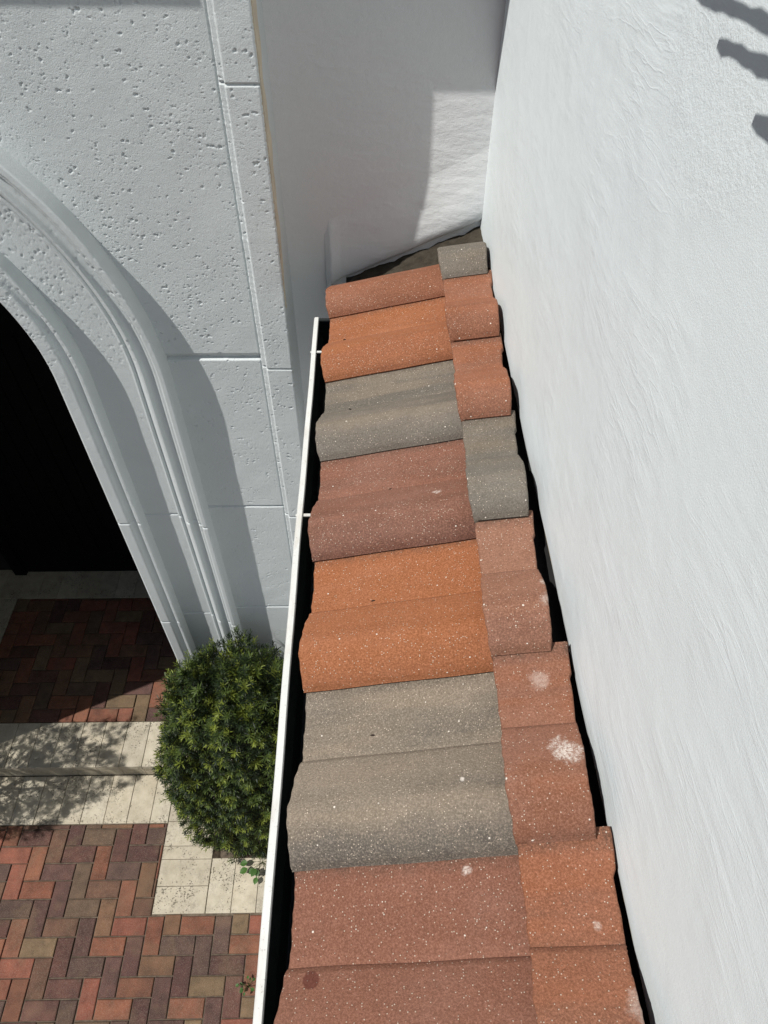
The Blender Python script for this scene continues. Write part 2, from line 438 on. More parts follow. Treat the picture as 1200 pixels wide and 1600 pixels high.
# ------------------------------------------------------------------ stone facade
K = YF/1.9
SPR = -1.47*K
XO, XI = -.683, -1.055*K+.003        # outer face and opening edge of the right jamb
WJ = XO-XI                            # width of moulding
XL = -2.86                            # opening edge of the left jamb
RI = .72*K                            # small radius of opening arch (basket arch)
cxr = XI-RI; mid = (XI+XL)/2; 
A1 = math.radians(46)
R1 = RI+(cxr-mid)/math.cos(A1); cz1 = SPR-(cxr-mid)*math.tan(A1)
def arch_path(nj):
    """list of (x, z, nx, nz, joint) on the opening edge, from right jamb foot over the arch to left jamb foot"""
    P = []
    zs = []
    z = ZG+.08
    J = nj
    marks = sorted(set([ZG+.08, SPR]+[q for q in J if q < SPR]))
    for q in marks:
        if q in J: zs += [(q-.005, 0), (q, 1), (q+.005, 0)]
        else: zs += [(q, 0)]
    for q, j in zs: P.append((XI, q, 1, 0, j))
    n = 22
    arc = [(cxr+RI*math.cos(a), SPR+RI*math.sin(a), math.cos(a), math.sin(a), 0) for a in [A1*i/n for i in range(1, n+1)]]
    arc2 = [(mid+R1*math.cos(a), cz1+R1*math.sin(a), math.cos(a), math.sin(a), 0) for a in [A1+(math.pi/2-A1)*i/14 for i in range(1, 15)]]
    P += arc+arc2
    P += [(2*mid-x, z, -nx, nz, j) for (x, z, nx, nz, j) in reversed(P[:-1])]
    return P
JM = [-1.432*K, -2.19*K, -2.93*K, -3.67*K]
path = arch_path(JM)
# profile: distance from the opening edge, projection from the panel face
PR = [(0, -.34), (0, .026), (.004, .036), (.012, .045), (.048, .045), (.054, .042), (.060, .030), (.070, .022), (.080, .022), (.083, .042), (.086, .0445), (.095, .0445), (.098, .040), (.101, .004),
      (.102, -.008), (.236, -.008), (.238, .004), (.245, .007), (.250, .004), (.252, -.002), (.255, -.002), (.257, .004), (.263, .017), (.269, .029), (.275, .038), (.282, .044), (.288, .045), (.291, .040), (.294, .032), (.298, .028), (.306, .026),
      (.316, .026), (.321, .030), (.323, .046), (.327, .051), (.336, .051), (.339, .053), (.341, .066), (.345, .070), (.360, .070), (.3635, .066), (.3635, -.03)]
sc = WJ/.3635
NOTCH = .004
def dense_profile(step):
    q = [(r*sc, p) for r, p in PR]; out = []
    for (a, b_) in zip(q, q[1:]):
        L = math.hypot(b_[0]-a[0], b_[1]-a[1]); k = max(1, int(L/step)) if a[1] > -.1 else 1
        out += [(a[0]+(b_[0]-a[0])*i/k, a[1]+(b_[1]-a[1])*i/k) for i in range(k)]
    return np.array(out+[q[-1]])
def dense_path(step):
    """right jamb from below the shrub top, over the visible part of the arch"""
    P = [(XI, z, 1.0, 0.0) for z in np.arange(-3.35, SPR, step)]
    for a in np.arange(0, A1, step/(RI+WJ)*1.15): P.append((cxr+RI*math.cos(a), SPR+RI*math.sin(a), math.cos(a), math.sin(a)))
    P.append((cxr+RI*math.cos(A1), SPR+RI*math.sin(A1), math.cos(A1), math.sin(A1)))
    return np.array(P)
def sweep_coarse(pts):
    mb = MB(); n = len(PR); V = []
    for (x, z, nx, nz, j) in pts:
        for (r, p) in PR:
            pp = p-(NOTCH if (j and p > -.02) else 0)
            V.append((x+nx*r*sc, YF-pp, z+nz*r*sc))
    mb.add(V, [(i*n+k, (i+1)*n+k, (i+1)*n+k+1, i*n+k+1) for i in range(len(pts)-1) for k in range(n-1)]); return mb
fac = thing('stone_facade', (-1.9, YF, ZG), 'pitted white painted cast stone front with the dark arched opening', 'facade')
i_lo = [i for i, q in enumerate(path) if q[0] == XI and q[1] < -3.35]
lo = [path[i] for i in i_lo]+[(XI, -3.35, 1, 0, 0)]
build('arch_moulding', sweep_coarse(lo), STONE, fac)
iA = max(i for i, q in enumerate(path) if q[0] >= cxr+RI*math.cos(A1)-1e-6)
build('arch_moulding', sweep_coarse(path[iA:]), STONE, fac)
pp_, dp = dense_path(.0035), dense_profile(.0030)
nu, nv = len(pp_), len(dp)
rc = dp[:, 0]+.0; PF = pit_field(nu, int(WJ/.0035)+2, .0035, 4600, 11, smin=.0015, med=.0017, big=.0042)
vi = np.clip((rc/.0035).astype(int), 0, PF.shape[1]-1)
D = PF[:, vi]*(.28+.62*np.clip((pp_[:, 1]-SPR+.05)*6, 0, 1))[:, None]+waves(np.arange(nu)[:, None]*.0035, rc[None, :], 3, .0009)
P2 = pit_field(nu, int(WJ/.0035)+2, .0035, 5200, 31, smin=.0015, med=.0017, big=.0042)
D = np.maximum(D, P2[:, vi]*np.clip((pp_[:, 1]-SPR+.02)*6, 0, 1)[:, None]*(rc < .25)[None, :])
D[:, dp[:, 1] < -.02] = 0
zc = pp_[:, 1]
for jz in JM:                                     # mortar joints across the moulding
    near = np.exp(-((zc-jz)/.0035)**2)*(pp_[:, 3] < .02); D += near[:, None]*.0045*(dp[:, 1] > -.02)[None, :]
DE = np.exp(-((zc-(-1.47*K+.012))/.0035)**2)*0
Vt = np.stack([pp_[:, 0][:, None]+pp_[:, 2][:, None]*dp[:, 0][None, :], YF-dp[:, 1][None, :]+D, pp_[:, 1][:, None]+pp_[:, 3][:, None]*dp[:, 0][None, :]], -1).reshape(-1, 3)
mo_ = grid_mesh('arch_moulding', Vt, nu, nv, PAINT, fac, flip=False)
try: mo_.data.set_sharp_from_angle(angle=math.radians(50))
except Exception: pass

def offset_poly(P, d):
    n = len(P); out = []
    for i in range(n):
        a, b_, c = Vector(P[i-1]), Vector(P[i]), Vector(P[(i+1) % n])
        e1 = (b_-a).normalized(); e2 = (c-b_).normalized()
        n1 = Vector((-e1.y, e1.x)); n2 = Vector((-e2.y, e2.x))
        m = n1+n2; m = m/max(m.length_squared, .2)*2*d/2 if m.length > 1e-6 else n1*d
        m = (n1+n2)/(1+n1.dot(n2))*d
        out.append((b_.x+m.x, b_.y+m.y))
    return out
def block(mb, P, yf, depth, ch):
    """counter-clockwise outline (x,z) seen from the front, chamfered front edge"""
    n = len(P); I = offset_poly(P, ch)
    v = [(x, yf+depth, z) for x, z in P]+[(x, yf+ch, z) for x, z in P]+[(x, yf, z) for x, z in I]
    f = []
    for i in range(n):
        j = (i+1) % n
        f.append((i, j, n+j, n+i)); f.append((n+i, n+j, 2*n+j, 2*n+i))
    f.append(tuple(range(2*n, 3*n)))
    mb.add(v, f)
def panel(P, yf, depth, ch):
    mb = MB(); block(mb, P, yf, depth, ch); build('wall_panel', mb, STONE, fac)
def rect(x0, x1, z0, z1): return [(x0, z0), (x1, z0), (x1, z1), (x0, z1)]
XR = -.372
J1, J1b = -1.383*K, -1.403*K
JJ = [-2.137*K, -2.87*K, -3.6*K]
rm = .31*sc
top = [(x+nx*rm, z+nz*rm) for (x, z, nx, nz, j) in path if z > J1+.03]
xo = XI+rm; xl = XL-rm
XS, ZT, ZB, RES = -1.12, -.30, -3.12, .0020
def joint(z, zj, up, dn, dep):
    """V groove: long slope under the upper stone, short slope on the lower one"""
    t = z-zj
    return dep*np.clip(np.where(t > 0, 1-t/up, 1+t/dn), 0, 1)
xs_ = np.arange(XS, XR+RES*.5, RES); zs_ = np.arange(ZB, ZT, RES)
X_, Z_ = np.meshgrid(xs_, zs_, indexing='ij')
Dp = pit_field(len(xs_), len(zs_), RES, 8600, 7, smin=.0010, med=.00125, big=.0042, clus=.8)*(1-.35*np.clip((-1.41-Z_)*3, 0, 1))
Dp += waves(X_, Z_, 5, .0010)
Dp += joint(Z_, J1b-.003, .022, .006, .015)
for jz in JJ: Dp += joint(Z_, jz, .008, .005, .010)
Dp += .0035*np.clip(1-(XR-X_)/.006, 0, 1)
dist = np.where(Z_ < SPR, X_-XI, np.hypot(X_-cxr, Z_-SPR)-RI)
mask = (dist > rm-.004) & ((X_ > cxr) | (Z_ > SPR))
grid_mesh('wall_panel', np.stack([X_, YF+Dp, Z_], -1).reshape(-1, 3), len(xs_), len(zs_), PAINT, fac, mask=mask)
panel(rect(-4.2, XR, ZT-.002, .35), YF, .03, .001)
tl_ = [(x, z) for x, z in top if x < XS]
xe_ = [(x, z) for x, z in top if x >= XS]
zc_ = xe_[-1][1] if xe_ else tl_[0][1]
P = [(-4.2, J1), (xl, J1)]+[(x, z) for x, z in reversed(tl_)]+[(XS+.001, zc_), (XS+.001, ZT-.001), (-4.2, ZT-.001)]
panel(P, YF, .03, .001)
zz = [J1b]+JJ+[ZG-.02]
for i in range(4):
    g_ = .005
    a, c = zz[i+1]+(g_ if i < 3 else 0), zz[i]-(g_ if i else 0)
    if a < ZB: panel(rect(xo, XR, a, min(c, ZB)), YF, .03, .001)
    panel(rect(-4.2, xl, a, c), YF, .03, .004)
bk = MB()                                   # backing behind the joints
bk.box(XI+.02, -.30, YF+.020, YF+.20, ZG, .35); bk.box(-4.2, XL-.02, YF+.013, YF+.20, ZG, .35)
nP = [(x+nx*.02, z+nz*.02) for (x, z, nx, nz, j) in path if z > SPR]
for i in range(len(nP)-1):
    (x0, z0), (x1, z1) = nP[i], nP[i+1]
    bk.add([(x0, YF+.013, z0), (x0, YF+.013, .35), (x1, YF+.013, .35), (x1, YF+.013, z1), (x0, YF+.2, z0), (x0, YF+.2, .35), (x1, YF+.2, .35), (x1, YF+.2, z1)],
           [(0, 1, 2, 3), (7, 6, 5, 4), (0, 3, 7, 4)])
build('backing', bk, STONE_S, fac)
# pilaster with a chamfered left edge
pj = [-.60*1.897/1.9, -1.447, -2.20, -2.94, -3.68]
zs_ = np.arange(-3.2, -.30, RES)
pf = [(XR, YF+.004), (XR+.0005, YF-.003), (XR+.0022, YF-.011), (XR+.004, YF-.013)]+[(XR+.004+.0115*i/6, YF-.013-.002*i/6) for i in range(1, 7)]+[(XR+.0168, YF-.020), (-.3535, YP+.004), (-.352, YP+.0008)]+[(x, YP) for x in np.arange(-.350, -.2715, RES)]+[(-.2695, YP+.0008), (-.268, YP+.003)]+[(-.268, y) for y in np.arange(YP+.006, YP+.03, .003)]+[(-.268, YB+.01)]
pf = np.array(pf)
nu, nv = len(pf), len(zs_)
PF = pit_field(nu, nv, RES, 6500, 15, smin=.0010, med=.0013, big=.0042)
j_ = sum(joint(zs_, q, .0045, .0035, .006) for q in pj)
y_ = pf[:, 1][:, None]+0*zs_[None, :]
front = (pf[:, 1] < YP+.02) & (pf[:, 0] < -.269)
chm = (pf[:, 0] < -.3525)
D = (PF+j_[None, :]+waves(pf[:, 0][:, None], zs_[None, :], 9, .0012))*front[:, None]
# ragged cast edge on the chamfer and the outer corner
rgn = np.random.default_rng(4); rag = np.convolve(rgn.normal(0, 1, nv+8), np.ones(4)/4, 'same')[4:4+nv]*.0012
Xo = pf[:, 0][:, None]+np.where(chm[:, None], rag[None, :]*.7, 0)
Xo = Xo-np.where((pf[:, 0] > -.2705)[:, None] & (pf[:, 1] < YP+.02)[:, None], np.abs(rag)[None, :]*1.4, 0)
grid_mesh('pilaster', np.stack([Xo, y_+D, zs_[None, :]+0*y_], -1).reshape(-1, 3), nu, nv, PAINT, fac)
for bx_ in ((XR+.008, -.268, YP, YB, ZG, -3.2), (XR+.008, -.268, YP, YB, -.303, .34), (XR+.03, -.285, YP+.03, YB, -3.2, -.303)):
    pl = MB(); pl.box(*bx_); build('pilaster', pl, STONE_D, fac)
se = MB()
random.seed(3)
pts = []
zz_ = np.linspace(-.25, -1.22, 60)
for i, z in enumerate(zz_):
    w = .058+.012*math.sin(z*23)+.008*math.sin(z*57+1)
    w *= max(.12, min(1, (z+1.24)/.35))
    pts.append((z, w))
v = []
for z, w in pts: v += [(-.2655, YP+.010, z), (-.2655, YP+.010+w, z), (-.270, YP+.010, z), (-.270, YP+.010+w, z)]
f = [(4*i, 4*i+1, 4*i+5, 4*i+4) for i in range(len(pts)-1)]+[(4*i, 4*i+4, 4*i+6, 4*i+2) for i in range(len(pts)-1)]+[(4*i+1, 4*i+3, 4*i+7, 4*i+5) for i in range(len(pts)-1)]
se.add(v, f)
build('sealant_strip', se, SEAL, fac)
# cornice above, unseen: placed and cut to shade the top of the stone
co = MB(); co.box(-4.25, -.60, YF-.10, YF+.2, -.093, .05)
build('shade_cornice', co, STONE_S, fac)

# porch room behind the arch
pr = thing('porch_room', (-1.9, 2.8, ZP), 'unlit porch room seen black through the arch', 'room')
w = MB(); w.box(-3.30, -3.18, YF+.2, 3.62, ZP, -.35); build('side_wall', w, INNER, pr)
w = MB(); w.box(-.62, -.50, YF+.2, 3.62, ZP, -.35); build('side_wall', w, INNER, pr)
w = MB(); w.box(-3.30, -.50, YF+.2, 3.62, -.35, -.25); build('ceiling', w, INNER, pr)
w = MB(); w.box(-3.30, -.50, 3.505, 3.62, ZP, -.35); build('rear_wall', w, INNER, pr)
dr = thing('entry_door', (-1.9, 3.5, ZP), 'black double door at the back of the unlit porch', 'door')
for s_ in (-1, 1):
    w = MB(); x0, x1 = (-2.85, -1.955) if s_ < 0 else (-1.945, -1.05)
    w.box(x0, x1, 3.47, 3.503, ZP+.01, ZP+2.5)
    for i in range(7): w.box(x0+.1+i*.11, x0+.115+i*.11, 3.455, 3.472, ZP+.3, ZP+2.3)
    build('door_leaf', w, DOORM, dr)
w = MB(); w.box(-2.95, -2.86, 3.44, 3.504, ZP, ZP+2.6); w.box(-1.04, -.95, 3.44, 3.504, ZP, ZP+2.6); w.box(-2.86, -1.04, 3.44, 3.504, ZP+2.52, ZP+2.6)
build('door_frame', w, DOORM, dr)

# ------------------------------------------------------------------ roof strip
AL = .2703; ca, sa = math.cos(AL), math.sin(AL)
XE, ZE, Y0, PT = -.121, -1.216, 1.798, .30
def rp(s, y, n): return (XE+s*ca-n*sa, y, ZE+s*sa+n*ca)

# right-hand wall
rw = thing('stucco_wall', (XW+.1, 0, -1.2), 'bright sunlit white trowelled stucco wall right of the roof tiles', 'wall')
w = MB(); N = 40
# face with a slightly uneven lower edge
ys_ = np.linspace(-3, YB+.1, 180)
v = []; random.seed(8)
off = [0.0022*math.sin(y*9)+.0012*math.sin(y*31+1)+random.uniform(-.0004, .0004) for y in ys_]
for y, o_ in zip(ys_, off):
    v += [(XW+.03, y, -1.060), (XW+.006+o_, y, -1.076+o_), (XW+.001, y, -1.073+o_), (XW, y, -1.066), (XW, y, 3.2)]
f = [(5*i+k, 5*i+5+k, 5*i+6+k, 5*i+1+k) for i in range(len(ys_)-1) for k in range(4)]
w.add(v, f); w.box(XW+.028, XW+.3, -3, YB+.1, -1.06, 3.2)
build('stucco_face', w, WALLM, rw, smooth=False)
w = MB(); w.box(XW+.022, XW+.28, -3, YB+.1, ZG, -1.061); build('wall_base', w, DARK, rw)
w = MB()
w.box(XW+.0035, XW+.012, -.2, 1.25, -1.0795, -1.0765); build('stop_bead', w, m_plain('yellowed_bead', (.42, .33, .17), .6), rw)

# back wall with a lip that follows the roof slope
bw = thing('stucco_wall', (0, YB, ZG), 'shaded white stucco wall at the far end of the tiles, sunlit at right', 'wall')
def zl(x): return -1.240+(x+.146)*.452
w = MB()
w.box(-.29, XW+.05, YB, YB+.25, ZG, 3.2)
build('stucco_face', w, BACKM, bw)
lip = MB(); random.seed(12)
xs = np.linspace(-.150, XW+.002, 140); rows = []
for i, x in enumerate(xs):
    e = min(1, (x+.150)/.02)
    nz_ = .0012*math.sin(x*40)-.004
    z0 = zl(x)+nz_-.030*max(0, min(1, (-.134-x)/.008)); th = (.017+.003*math.sin(x*28)+.016*max(0, min(1, (-.10-x)/.04)))*(.35+.65*e)
    rows.append([(x, YB+.002, z0-.012), (x, YB-th*.7, z0-.004), (x, YB-th, z0+.004), (x, YB-th*.97, z0+.03), (x, YB-th*.85, z0+.06+.004*math.sin(x*33)), (x, YB-th*.40, z0+.12+.006*math.sin(x*21)), (x, YB+.001, z0+.21)])
m = 7; v = [p for r in rows for p in r]
f = [(i*m+k, (i+1)*m+k, (i+1)*m+k+1, i*m+k+1) for i in range(len(rows)-1) for k in range(m-1)]+[tuple(range(m))]
lip.add(v, f); build('stucco_lip', lip, BACKM, bw, smooth=True)
w = MB(); w.box(-.267, XW+.02, YB-.155, YB-.001, -.13, -.02); build('shade_ledge', w, BACKM, bw)  # unseen ledge, placed and sized to shade the top of the back wall

# eave structure below the tiles
er = thing('eave_roof', (0, 1, -1.25), 'dark roof deck and edge just visible under the tiles behind the gutter', 'roof')
w = MB()
def slopebox(mb, s0, s1, y0, y1, n0, n1):
    v = [rp(s, y, n) for s in (s0, s1) for y in (y0, y1) for n in (n0, n1)]
    mb.add(v, [(0, 1, 3, 2), (4, 6, 7, 5), (0, 4, 5, 1), (2, 3, 7, 6), (0, 2, 6, 4), (1, 5, 7, 3)])
slopebox(w, .03, .50, -2.4, YB-.001, -.06, -.024); build('underlayment', w, DARK, er)
w = MB(); w.box(-.075, -.052, -2.4, 1.93, -1.40, -1.235); build('fascia', w, m_plain('fascia_paint', (.45, .44, .42)), er)
w = MB(); slopebox(w, -.012, .03, -2.4, 1.81, -.034, -.010); build('drip_edge', w, MORTAR, er)
w = MB()                                  # lumpy mortar at the far end of the tile rows
random.seed(21)
nx_, ny_ = 30, 8
v = []
for i in range(nx_+1):
    for j in range(ny_+1):
        s = .03+.50*i/nx_; y = 1.90+(YB-1.90)*j/ny_
        v.append(rp(s, y, -.026+.060*i/nx_+.004*math.sin(i*1.3+j)*math.sin(j*.9+i*.4)+random.uniform(-.002, .002)))
f = [(i*(ny_+1)+j, (i+1)*(ny_+1)+j, (i+1)*(ny_+1)+j+1, i*(ny_+1)+j+1) for i in range(nx_) for j in range(ny_)]
w.add(v, f); build('end_mortar', w, MORTAR, er, smooth=True)
hw = MB(); hw.box(-.05, XW+.02, -2.6, YB-.001, ZG, -1.30)
build('house_wall', hw, BACKM, label='white house wall below the eave, hidden under the gutter', cat='wall')

# ---- tiles
CW = .172
def prof(t):
    """height of the tile across its width: crown near the viewer, long shoulder falling to the pan beyond"""
    if t <= CW:
        u = max(0, t/CW); T0 = .078
        if t < T0: c = max(0, 1-abs((T0-t)/T0)**1.9)**.70
        else: w_ = (t-T0)/(CW-T0); c = .87*max(0, 1-w_**1.3)+.13*max(0, min(1, (1-w_)/.085))**.5
        return .014*(1-u)+.006*u+.044*c
    u = (t-CW)/(.318-CW)
    return .006-.005*math.sin(math.pi*min(1, u*1.05))
ts = [-.002+0*.0]+list(np.linspace(.0, .012, 6))+list(np.linspace(.018, CW-.012, 26))+list(np.linspace(CW-.010, CW, 12))+list(np.linspace(CW+.008, .316, 14))
TH = .0125
def tile(name, k, y_sh, s0, s1, cut, n_up, tilt_len, mat, label, seed, lipd=0.0):
    rnd = random.Random(seed)
    yk = Y0-PT*k+y_sh
    ns = 22 if s1-s0 > .2 else 14
    wob = [rnd.uniform(-1, 1) for _ in range(8)]
    skew = rnd.uniform(-.006, .006); dn = rnd.uniform(-.0015, .0015)
    top = []; bot = []
    tl = [t for t in ts if not (k == 0 and t > CW+.02)]
    if k == 0: tl = [t for t in ts if t <= CW+.018]
    for j, t in enumerate(tl):
        e0 = .0009*math.sin(t*90+wob[0]*6)+.0007*math.sin(t*230+wob[1]*6)+rnd.uniform(-.0003, .0003)
        a = s0+e0
        bnd = s1+((cut(t)+(prof(t)-.014)*math.tan(AL)*(.9 if k < 5 else .35)) if cut else 0)+(.0010*math.sin(t*60+wob[2]*5)+rnd.uniform(-.0005, .0005) if cut else 0)
        ss = [a, a+.0015, a+.004]+list(np.linspace(a+.012, bnd-.010, ns))+[bnd-.004, bnd-.0015, bnd]
        for i, s in enumerate(ss):
            up = n_up*(1-(s-s0)/tilt_len)+dn
            n_ = prof(t)+up
            m_ = len(ss)-1
            d = {0: .0035, 1: .0012, m_: .0025, m_-1: .0008}.get(i, 0)
            if j == 0: d = .0035
            if j == 1: d = max(d, .0008)
            y = yk+t+skew*(s-s0)+.0006*math.sin(s*30+wob[3]*6)
            # the crown's flank leans with its own normal so the thickness stays even
            top.append(rp(s, y, n_-d)); 
            t2 = max(.0035, t) if t < CW else t
            bot.append(rp(s if i not in (0, m_) else s, y+(.004 if j == 0 else 0), n_-(.0085 if t < .006 else TH)-(lipd if i < 3 else 0)))
    m = ns+6; nj = len(tl); L = len(top)
    f = []
    for j in range(nj-1):
        for i in range(m-1):
            a = j*m+i
            f.append((a, a+1, a+m+1, a+m)); f.append((L+a, L+a+m, L+a+m+1, L+a+1))
    for j in range(nj-1):
        a = j*m; f.append((a, a+m, L+a+m, L+a)); a = j*m+m-1; f.append((a, L+a, L+a+m, a+m))
    for i in range(m-1):
        f.append((i, L+i, L+i+1, i+1)); a = (nj-1)*m+i; f.append((a, a+1, L+a+1, L+a))
    mb = MB(); mb.add(top+bot, f)
    org = Vector((0, 0, 0))
    o = build(name, mb, mat, org=rp(s0, yk, 0), label=label, cat='roof tile', group='concrete roof tiles on the eave strip')
    me = o.data
    me.polygons.foreach_set('use_smooth', [True]*len(me.polygons))
    try: me.set_sharp_from_angle(angle=math.radians(50))
    except Exception: pass
    return o, rp(s0, yk, 0)

C_OR = (0.248, 0.088, 0.034); C_OR2 = (0.212, 0.078, 0.037); C_OD = (0.176, 0.070, 0.038)
C_RD = (0.172, 0.072, 0.044); C_RD2 = (0.125, 0.056, 0.036)
C_GR = (0.154, 0.123, 0.090); C_GR2 = (0.110, 0.096, 0.078); C_GR3 = (0.189, 0.151, 0.113)
C_PK = (0.205, 0.094, 0.056); C_PK2 = (0.173, 0.076, 0.046)
low = [('orange', C_OR2, C_OD, 'orange roof tile at the far end, only its rounded crown showing, against the dark mortar'),
       ('orange', C_OR, C_OR2, 'orange roof tile in the wide gutter-side row, second from the far end'),
       ('grey', C_GR2, C_GR3, 'smaller, farther grey-brown roof tile of the gutter-side row, between orange and red-brown tiles'),
       ('red', C_RD, C_RD2, 'red-brown roof tile with a pale scratch, between the far grey tile and the orange one'),
       ('orange', C_OR, C_OR, 'bright orange full roof tile in the middle of the gutter-side row'),
       ('grey', C_GR3, C_GR2, 'large near grey roof tile of the gutter-side row, brown-grey fading to slate grey'),
       ('red', C_RD, C_RD, 'nearest red-brown roof tile with a round dark stain by the gutter'),
       ('red', C_RD, C_RD2, 'red-brown roof tile just below the frame, next after the one with the round stain')]
upc = [('grey', C_GR2, C_GR, 'small cut grey roof tile at the far end against the corner of the two walls'),
       ('orange', C_OR2, C_OD, 'cut orange roof tile with grey tinge on the wall side, second from the far end'),
       ('orange', C_OR2, C_PK2, 'cut orange roof tile on the wall side just before the grey pair'),
       ('grey', C_GR2, C_GR, 'cut grey roof tile on the wall side between orange and pinkish tiles'),
       ('pink', C_PK, C_PK2, 'pinkish cut roof tile on the wall side with a white chalky edge'),
       ('pink', C_PK2, C_OR2, 'red-orange cut roof tile on the wall side with white chalk patches'),
       ('orange', C_OR2, C_PK2, 'nearest orange cut roof tile on the wall side'),
       ('orange', C_PK2, C_RD, 'cut orange roof tile on the wall side just below the frame')]
def loc_of(px, org): return tuple(p-q for p, q in zip(px, org))
wl = {  # world position, radius, strength of chalk marks per tile (row, index)
    ('l', 3): [((.132, 1.010, -1.09), .011, .7)], ('l', 6): [((.133, .281, -1.10), .009, .6)],
    ('l', 5): [((.133, .400, -1.06), .005, .9)],
    ('u', 5): [((.281, .413, -.985), .028, .8), ((.271, .550, -1.02), .022, .25), ((.290, .273, -1.0), .006, 1)],
    ('u', 4): [((.297, .676, -1.0), .016, .4), ((.300, .720, -1.0), .012, .4)], ('u', 6): [((.288, .191, -1.02), .008, .45), ((.312, .10, -.99), .022, .3)]}
dk = {('l', 6): [((-.093, .152, -1.138), .0125)]}
for k, (cn, c1, c2, lb) in enumerate(low):
    org = rp(0, Y0-PT*k, 0)
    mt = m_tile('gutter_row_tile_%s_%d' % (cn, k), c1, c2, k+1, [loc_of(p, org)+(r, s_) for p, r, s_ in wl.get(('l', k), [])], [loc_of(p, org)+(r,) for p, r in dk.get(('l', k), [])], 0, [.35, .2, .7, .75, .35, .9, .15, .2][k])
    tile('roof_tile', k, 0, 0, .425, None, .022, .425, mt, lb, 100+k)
SU = .349
for k, (cn, c1, c2, lb) in enumerate(upc):
    org = rp(SU, Y0-PT*k, 0)
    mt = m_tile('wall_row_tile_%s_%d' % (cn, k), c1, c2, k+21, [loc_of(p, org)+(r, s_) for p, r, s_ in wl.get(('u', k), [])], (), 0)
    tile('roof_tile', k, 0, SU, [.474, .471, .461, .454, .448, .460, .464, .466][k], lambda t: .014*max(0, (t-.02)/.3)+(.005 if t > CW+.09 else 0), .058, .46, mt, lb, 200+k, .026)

# ------------------------------------------------------------------ gutter
gt = thing('gutter', (-.12, 0, -1.37), 'white painted metal gutter running along the tile edge', 'gutter')
XG, ZL = -.1825, -1.25
w = MB(); ysg = np.linspace(-2.4, 1.90, 90); v = []
sec = [(XG+.001, ZL-.012), (XG, ZL-.003), (XG+.002, ZL), (XG+.013, ZL+.0005), (XG+.015, ZL-.002), (XG+.015, ZL-.010)]
for y in ysg:
    o_ = .0009*math.sin(y*5)+.0005*math.sin(y*17)
    v += [(x+o_, y, z+o_*.7) for x, z in sec]
m = len(sec); f = [(i*m+k, i*m+k+1, (i+1)*m+k+1, (i+1)*m+k) for i in range(len(ysg)-1) for k in range(m-1)]+[(i*m, (i+1)*m, (i+1)*m+m-1, i*m+m-1) for i in range(len(ysg)-1)]
f += [tuple(range(m)), tuple((len(ysg)-1)*m+k for k in range(m-1, -1, -1))]
w.add(v, f); build('front_lip', w, GUT, gt)
w = MB()
sec = [(XG+.003, ZL-.0125), (XG+.006, ZL-.035), (XG+.022, ZL-.062), (XG+.030, ZL-.118), (-.078, ZL-.118), (-.078, ZL-.012)]
v = []
for y in (-2.4, 1.898):
    v += [(x, y, z) for x, z in sec]+[(x+.0015*(1 if i < 4 else -1), y, z+(.0015 if i in (3, 4) else 0)) for i, (x, z) in enumerate(sec)]
m = len(sec); f = [(k, k+1, 2*m+k+1, 2*m+k) for k in range(m-1)]
w.add(v, f); build('trough', w, GUT, gt)
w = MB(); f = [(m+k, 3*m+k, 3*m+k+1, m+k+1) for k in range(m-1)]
w.add(v, f); build('dark_inside', w, GUTIN, gt)
w = MB(); P3 = [(x, z) for x, z in sec]
v = [(x, 1.8985, z) for x, z in P3]+[(x, 1.9005, z) for x, z in P3]
f = [tuple(range(m)), tuple(range(2*m-1, m-1, -1))]+[(k, m+k, m+(k+1) % m, (k+1) % m) for k in range(m)]
w.add(v, f); build('end_cap', w, GUTIN, gt)
w = MB(); w.box(XG+.0152, -.079, 1.886, 1.898, ZL-.006, ZL-.002); build('end_cap_flange', w, GUTIN, gt)
for y in (1.727, 1.087):
    w = MB(); w.box(XG+.0155, -.076, y-.004, y+.004, ZL-.006, ZL-.0035); w.box(XG-.003, XG-.0005, y-.003, y+.003, ZL-.007, ZL-.0045)
    build('hanger_strap', w, GUT, gt)

